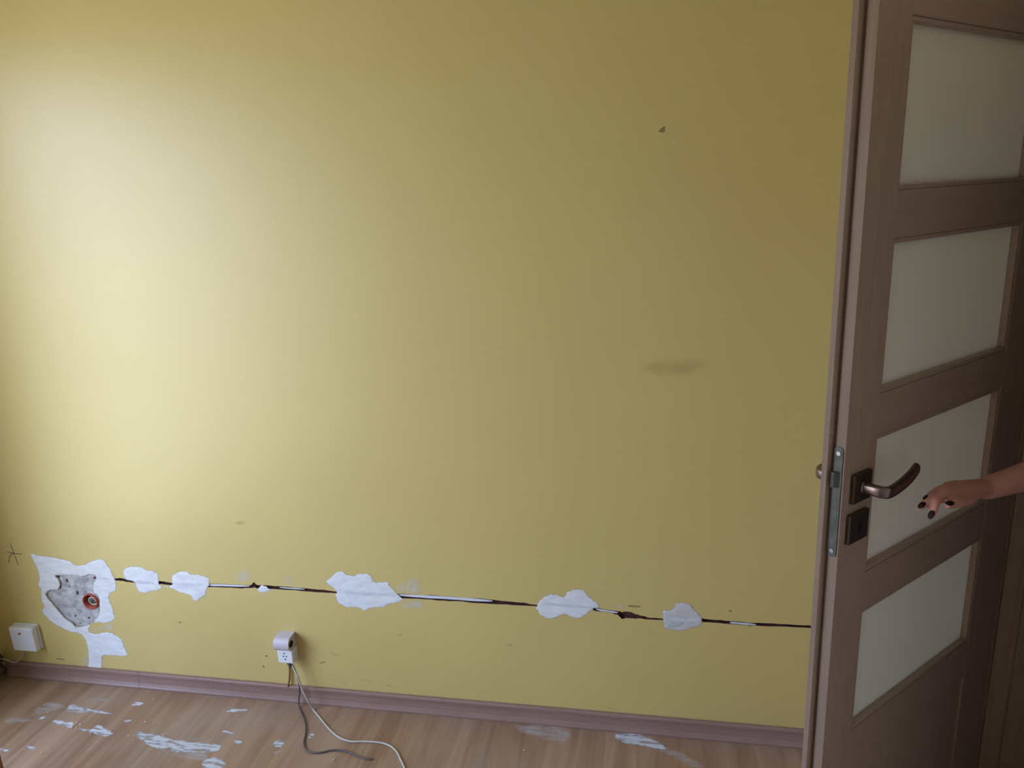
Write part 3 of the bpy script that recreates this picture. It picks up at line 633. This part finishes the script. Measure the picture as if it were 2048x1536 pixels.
# ------------------------------------------------------------------ putty on the floor
floor = bpy.data.objects['floor']
zf = lambda pts: Z(4.096, 0, 1300, pts)
sm = [
 ('smear', zf([(555,500),(570,450),(620,455),(665,470),(690,490),(720,510),(640,515),(600,505)])),
 ('smear', zf([(440,580),(480,575),(530,590),(605,600),(580,635),(520,615),(455,600)])),
 ('smear', zf([(650,645),(700,650),(750,650),(790,620),(830,620),(860,650),(930,680),(890,700),(850,705),(790,690),(730,670),(680,660)])),
 ('smear', zf([(1100,680),(1200,680),(1300,700),(1400,730),(1500,740),(1600,735),(1610,755),(1700,765),(1800,775),(1800,820),(1700,840),(1560,835),(1420,830),(1400,800),(1280,810),(1200,760),(1130,710)])),
 ('smear', zf([(1680,905),(1740,885),(1840,915),(1835,950),(1760,990),(1660,945)])),
 ('smear_faint', zf([(700,410),(760,390),(910,395),(880,415),(720,425)])),
 ('smear', zf([(1080,455),(1120,425),(1180,435),(1130,455)])),
 ('smear', zf([(700,485),(800,495),(910,525),(860,525),(760,505)])),
 ('smear_faint', zf([(40,580),(100,550),(260,570),(190,600),(60,605)])),
 ('smear', zf([(320,570),(350,545),(380,550),(340,575)])),
 ('smear', zf([(210,785),(240,785),(300,810),(280,825)])),
 ('smear', zf([(1930,745),(1980,750),(1965,768),(1930,765)])),
 ('smear', zf([(1800,665),(1860,665),(1920,690),(1850,680)])),
 ('smear', zf([(1840,495),(1880,500),(1900,485),(2030,490),(1960,500),(1880,510)])),
 ('smear', zf([(0,805),(60,820),(65,830),(0,820)])),
 ('smear_faint', zf([(705,830),(720,800),(800,740),(812,745),(740,805),(728,832)])),
 ('smear', zf([(1025,575),(1080,572),(1070,590),(1040,590)])),
 ('smear_faint', zf([(270,520),(330,450),(460,425),(540,470),(440,500),(330,530)])),
 ('smear_faint', zf([(1250,800),(1420,830),(1700,850),(1680,910),(1480,880)])),
 ('smear', Z(5.02, 480, 1230, [(340,1290),(400,1248),(445,1280),(400,1335)])),
 ('smear', Z(5.02, 480, 1230, [(680,1240),(712,1195),(742,1198),(712,1240)])),
 ('smear_faint', Z(5.02, 480, 1230, [(720,1165),(770,1150),(760,1175),(730,1180)])),
 ('smear_faint', Z(5.02, 480, 1230, [(0,945),(70,955),(70,970),(0,970)])),
 ('smear_faint', Z(5.02, 480, 1230, [(330,1375),(400,1360),(395,1395),(340,1400)])),
 ('smear', Z(2.844, 900, 1380, [(940,255),(990,235),(1050,245),(1120,270),(1190,300),(1230,340),(1120,320),(1000,300),(960,285)])),
 ('smear_faint', Z(2.844, 900, 1380, [(1190,330),(1300,350),(1380,390),(1450,440),(1380,440),(1300,400),(1210,360)])),
 ('smear_faint', Z(2.844, 900, 1380, [(380,200),(460,200),(600,190),(690,240),(660,300),(560,290),(400,240)])),
]
for m_, px in sm:
    skin([atz(*p) for p in px], .0006, 'putty_smear', m_, plane='z', parent=floor, grow=.004)
# loose crumbs
cr_px = zf([(388,515),(712,528),(605,552),(1190,593),(660,612),(630,600),(742,700),(1103,710),(1265,612),(1345,700),(1258,408),(340,852),(590,638),(905,675),(1052,706),(622,643)])+Z(2.844, 900, 1380, [(423,347)])+[(668,1521)]
proto = None
for i, (x, y) in enumerate(cr_px):
    if proto is None:
        bm = bmesh.new(); bmesh.ops.create_icosphere(bm, subdivisions=2, radius=.0029)
        for v in bm.verts: v.co = Vector((v.co.x*1.2, v.co.y, v.co.z*.7+.0026))*(1+.35*noise.noise(v.co*400)); v.co.z = max(v.co.z, 0)
        proto = obj('plaster_crumb', bm, 'crumb'); c = proto
    else:
        c = proto.copy(); COL.objects.link(c)
    tag(c, 'small pale crumb of plaster lying on the laminate floor among the putty smears', 'crumb', 'plaster crumbs scattered on the floor')
    c.location = atz(x, y, 0)+Vector((0, 0, .0003)); c.rotation_euler = (0, 0, random.uniform(0, 6)); s_ = random.uniform(.55, 1.15); c.scale = (s_, s_*random.uniform(.7, 1.1), s_)

# ------------------------------------------------------------------ wooden stool at the left edge
ep = aty(5, 1522, -.62)   # its nearest visible edge
print('stool edge', ep)
st = empty('wooden_stool', (ep.x-.17, -.62-.17, 0)); tag(st, 'orange-brown wooden stool, one leg just showing at the lower left edge', 'stool')
for sx_ in (-1, 1):
    for sy_ in (-1, 1): obj('leg', box((sx_*.17, sy_*.17, 0), (sx_*.13, sy_*.13, .42), .003), 'stool', st)
obj('seat', box((-.172, -.18, .42), (.172, .18, .445), .005), 'stool', st)
bm = bmesh.new()
for s in (-1, 1): bx(bm, (-.13, s*.16, .34), (.13, s*.14, .40)); bx(bm, (s*.16, -.13, .34), (s*.14, .13, .40))
obj('apron', bm, 'stool', st)

# ------------------------------------------------------------------ person in the doorway
def capsule(bm, a, b_, ra, rb, seg=14):
    a, b_ = Vector(a), Vector(b_); d = b_-a; L = d.length
    if L < 1e-6: d = Vector((0, 0, 1)); L = 1e-6
    d = d/L; u_ = d.orthogonal().normalized(); v_ = d.cross(u_); rings = []
    for k in range(6): an = PI/2*k/5; rings.append((a-d*ra*math.cos(an), ra*math.sin(an)))
    for k in range(1, 4): t = k/4; rings.append((a+d*L*t, ra+(rb-ra)*t))
    for k in range(5, -1, -1): an = PI/2*k/5; rings.append((b_+d*rb*math.cos(an), rb*math.sin(an)))
    R_ = []
    for c, r_ in rings: R_.append([bm.verts.new(c)] if r_ < 1e-6 else [bm.verts.new(c+u_*r_*math.cos(2*PI*k/seg)+v_*r_*math.sin(2*PI*k/seg)) for k in range(seg)])
    for A, B in zip(R_, R_[1:]):
        for k in range(seg):
            if len(A) == 1: bm.faces.new((A[0], B[(k+1) % seg], B[k]))
            elif len(B) == 1: bm.faces.new((A[k], A[(k+1) % seg], B[0]))
            else: bm.faces.new((A[k], A[(k+1) % seg], B[(k+1) % seg], B[k]))
def ell(bm, c, s, rot=None):
    r_ = bmesh.ops.create_icosphere(bm, subdivisions=3, radius=1)
    for v in r_['verts']:
        p = Vector((v.co.x*s[0], v.co.y*s[1], v.co.z*s[2])); v.co = Vector(c)+((rot @ p) if rot else p)
def fuse(name, bm, m, voxel, parent=None, sm_=3):
    me = bpy.data.meshes.new(name+'_src'); bmesh.ops.recalc_face_normals(bm, faces=bm.faces); bm.to_mesh(me); bm.free()
    t = bpy.data.objects.new(name+'_src', me); COL.objects.link(t)
    r_ = t.modifiers.new('r', 'REMESH'); r_.mode = 'VOXEL'; r_.voxel_size = voxel; r_.use_smooth_shade = True
    s_ = t.modifiers.new('s', 'SMOOTH'); s_.iterations = sm_; s_.factor = .6
    dg = bpy.context.evaluated_depsgraph_get(); dg.update()
    nm = bpy.data.meshes.new_from_object(t.evaluated_get(dg)); bpy.data.objects.remove(t)
    nm.name = name; nm.materials.clear(); nm.materials.append(M[m])
    for p in nm.polygons: p.use_smooth = True
    o = bpy.data.objects.new(name, nm); COL.objects.link(o)
    if parent: o.parent = parent; o.matrix_parent_inverse = parent.matrix_world.inverted()
    return o
G = lambda px, py, d: atd(px, py, d)
WR_ = G(1975, 976, 1.475); EL = G(2215, 905, 1.50)
print('wrist', WR_, 'elbow', EL, (EL-WR_).length)
SH = Vector((3.56, -.42, 1.33)); print('upper arm', (SH-EL).length)
body = bmesh.new()
# arm and hand
capsule(body, SH, EL, .046, .037); capsule(body, EL, EL.lerp(WR_, .35), .037, .036); capsule(body, EL.lerp(WR_, .35), EL.lerp(WR_, .8), .036, .0265); capsule(body, EL.lerp(WR_, .8), WR_, .0265, .0235)
K = dict(i=G(1884,988.5,1.395), m=G(1888,980,1.412), r=G(1897,974,1.432), p=G(1908,971,1.452))      # knuckles
for k_, v in K.items(): capsule(body, WR_.lerp(v, .10), v, .0160, .0105)
capsule(body, WR_, K['m'].lerp(K['i'], .5), .0205, .0125); capsule(body, WR_, K['r'], .0200, .0115)
fing = {   # joints: knuckle, pip, dip, tip
 'i': [K['i'], G(1871,1004,1.378), G(1868,1020,1.372), G(1862,1032,1.368)],
 'm': [K['m'], G(1866,993,1.392), G(1852,1005,1.382), G(1842,1014,1.376)],
 'r': [K['r'], G(1876,981,1.412), G(1862,990,1.398), G(1851,999,1.388)],
 'p': [K['p'], G(1893,978,1.440), G(1883,988,1.434), G(1876,997,1.430)]}
rad = {'i': (.0095, .0082, .0074, .0064), 'm': (.0098, .0084, .0076, .0065), 'r': (.0092, .0080, .0072, .0062), 'p': (.0082, .0070, .0064, .0056)}
for k_, J in fing.items():
    for q in range(3): capsule(body, J[q], J[q+1], rad[k_][q], rad[k_][q+1], 12)
TJ = [WR_.lerp(K['i'], .22), G(1932,1000,1.415), G(1912,1006,1.385), G(1896,1011,1.370)]
for q, (a, b_) in enumerate([(.016, .0125), (.0125, .0098), (.0098, .0072)]): capsule(body, TJ[q], TJ[q+1], a, b_, 12)
# torso, head and legs (outside the frame)
cx_, cy_ = 3.66, -.60
capsule(body, (cx_, cy_-.07, .98), (cx_, cy_+.07, .98), .125, .125); capsule(body, (cx_, cy_, 1.0), (cx_, cy_, 1.16), .125, .115); capsule(body, (cx_, cy_-.06, 1.22), (cx_, cy_+.06, 1.22), .115, .115)
capsule(body, (cx_, cy_-.16, 1.34), (cx_-.02, cy_+.13, 1.34), .05, .05); capsule(body, (cx_+.06, cy_+.10, 1.34), SH, .05, .047)
capsule(body, (cx_, cy_, 1.34), (cx_-.01, cy_, 1.47), .056, .050)
ell(body, (cx_-.02, cy_, 1.585), (.092, .075, .112)); capsule(body, (cx_-.105, cy_, 1.585), (cx_-.122, cy_, 1.560), .009, .013, 10); ell(body, (cx_-.06, cy_, 1.515), (.045, .042, .035))
for s in (-1, 1):
    ell(body, (cx_-.01, cy_+s*.076, 1.58), (.018, .010, .030))
    capsule(body, (cx_, cy_+s*.09, .93), (cx_-.015, cy_+s*.09, .50), .088, .056); capsule(body, (cx_-.015, cy_+s*.09, .50), (cx_+.01, cy_+s*.09, .10), .056, .037)
    capsule(body, (cx_+.015, cy_+s*.09, .045), (cx_-.15, cy_+s*.10, .034), .036, .030)
    ell(body, (cx_+.01, cy_+s*.09, .30), (.055, .052, .12))
# left arm hanging
LS = Vector((cx_, cy_-.18, 1.34)); LE = Vector((cx_+.02, cy_-.235, 1.06)); LWr = Vector((cx_-.04, cy_-.25, .83))
capsule(body, LS, LE, .046, .036); capsule(body, LE, LWr, .036, .024); capsule(body, LWr, LWr+Vector((-.015, 0, -.085)), .024, .020)
for j in range(4):
    b0 = LWr+Vector((-.040+.020*j, .004, -.09)); capsule(body, b0, b0+Vector((-.006, .004, -.045)), .0095, .008, 10); capsule(body, b0+Vector((-.006, .004, -.045)), b0+Vector((-.010, .016, -.075)), .008, .0065, 10)
capsule(body, LWr+Vector((-.02, .01, -.03)), LWr+Vector((-.055, .02, -.075)), .012, .008, 10)
person = empty('person', (cx_, cy_, 0)); bpy.context.view_layer.update()
tag(person, 'person at the right edge reaching a bare forearm and dark-nailed hand towards the door handle', 'person')
fuse('body', body, 'skin', .0030, person)
# nails on the visible hand
def nail(J, r_, k):
    tip, dip = J[-1], J[-2]; d = (tip-dip).normalized(); toc = (CAM-tip).normalized(); nrm = (toc*.8+Vector((0, 0, 1))*.7); nrm = (nrm-d*nrm.dot(d)).normalized(); s_ = d.cross(nrm)
    c = tip+nrm*r_*.70-d*r_*.25; R_ = Matrix((d, s_, nrm)).transposed(); bm = bmesh.new()
    ell(bm, c, (r_*1.75, r_*.80, r_*.42), R_)
    o = obj('fingernail', bm, 'nail', person, True, label='dark polished fingernail'); o.matrix_parent_inverse = person.matrix_world.inverted()
for k_ in 'imr': nail(fing[k_], rad[k_][3], k_)
nail(fing['p'], .0056, 'p'); nail(TJ, .0075, 't')
# face, hair, clothes
def eye(s):
    bm = bmesh.new(); ell(bm, (cx_-.098, cy_+s*.031, 1.598), (.011, .013, .009)); o = obj('eye', bm, 'eye', person, True); o.matrix_parent_inverse = person.matrix_world.inverted()
    bm = bmesh.new(); ell(bm, (cx_-.1075, cy_+s*.031, 1.598), (.0025, .006, .006)); p_ = obj('iris', bm, 'hair', o, True); p_.matrix_parent_inverse = Matrix()
for s in (-1, 1): eye(s)
bm = bmesh.new(); ell(bm, (cx_-.105, cy_, 1.530), (.006, .022, .006)); o = obj('mouth', bm, 'lip', person, True); o.matrix_parent_inverse = person.matrix_world.inverted()
hb = bmesh.new(); ell(hb, (cx_+.012, cy_, 1.615), (.092, .088, .105)); capsule(hb, (cx_+.06, cy_, 1.58), (cx_+.085, cy_, 1.36), .065, .045)
fuse('hair', hb, 'hair', .006, person)
sb = bmesh.new(); capsule(sb, (cx_, cy_-.07, 1.0), (cx_, cy_+.07, 1.0), .135, .135); capsule(sb, (cx_, cy_, 1.0), (cx_, cy_, 1.16), .135, .125); capsule(sb, (cx_, cy_-.06, 1.22), (cx_, cy_+.06, 1.22), .126, .126)
capsule(sb, (cx_, cy_-.16, 1.34), (cx_-.02, cy_+.13, 1.34), .060, .060); capsule(sb, (cx_+.06, cy_+.10, 1.34), SH, .06, .058); capsule(sb, SH, SH.lerp(EL, .45), .058, .056); capsule(sb, LS, LS.lerp(LE, .45), .058, .056)
fuse('shirt', sb, 'shirt', .006, person)
tb = bmesh.new(); capsule(tb, (cx_, cy_-.07, .93), (cx_, cy_+.07, .93), .128, .128)
for s in (-1, 1): capsule(tb, (cx_, cy_+s*.09, .90), (cx_-.015, cy_+s*.09, .50), .096, .070); capsule(tb, (cx_-.015, cy_+s*.09, .50), (cx_+.01, cy_+s*.09, .13), .070, .055)
fuse('trousers', tb, 'trousers', .006, person)
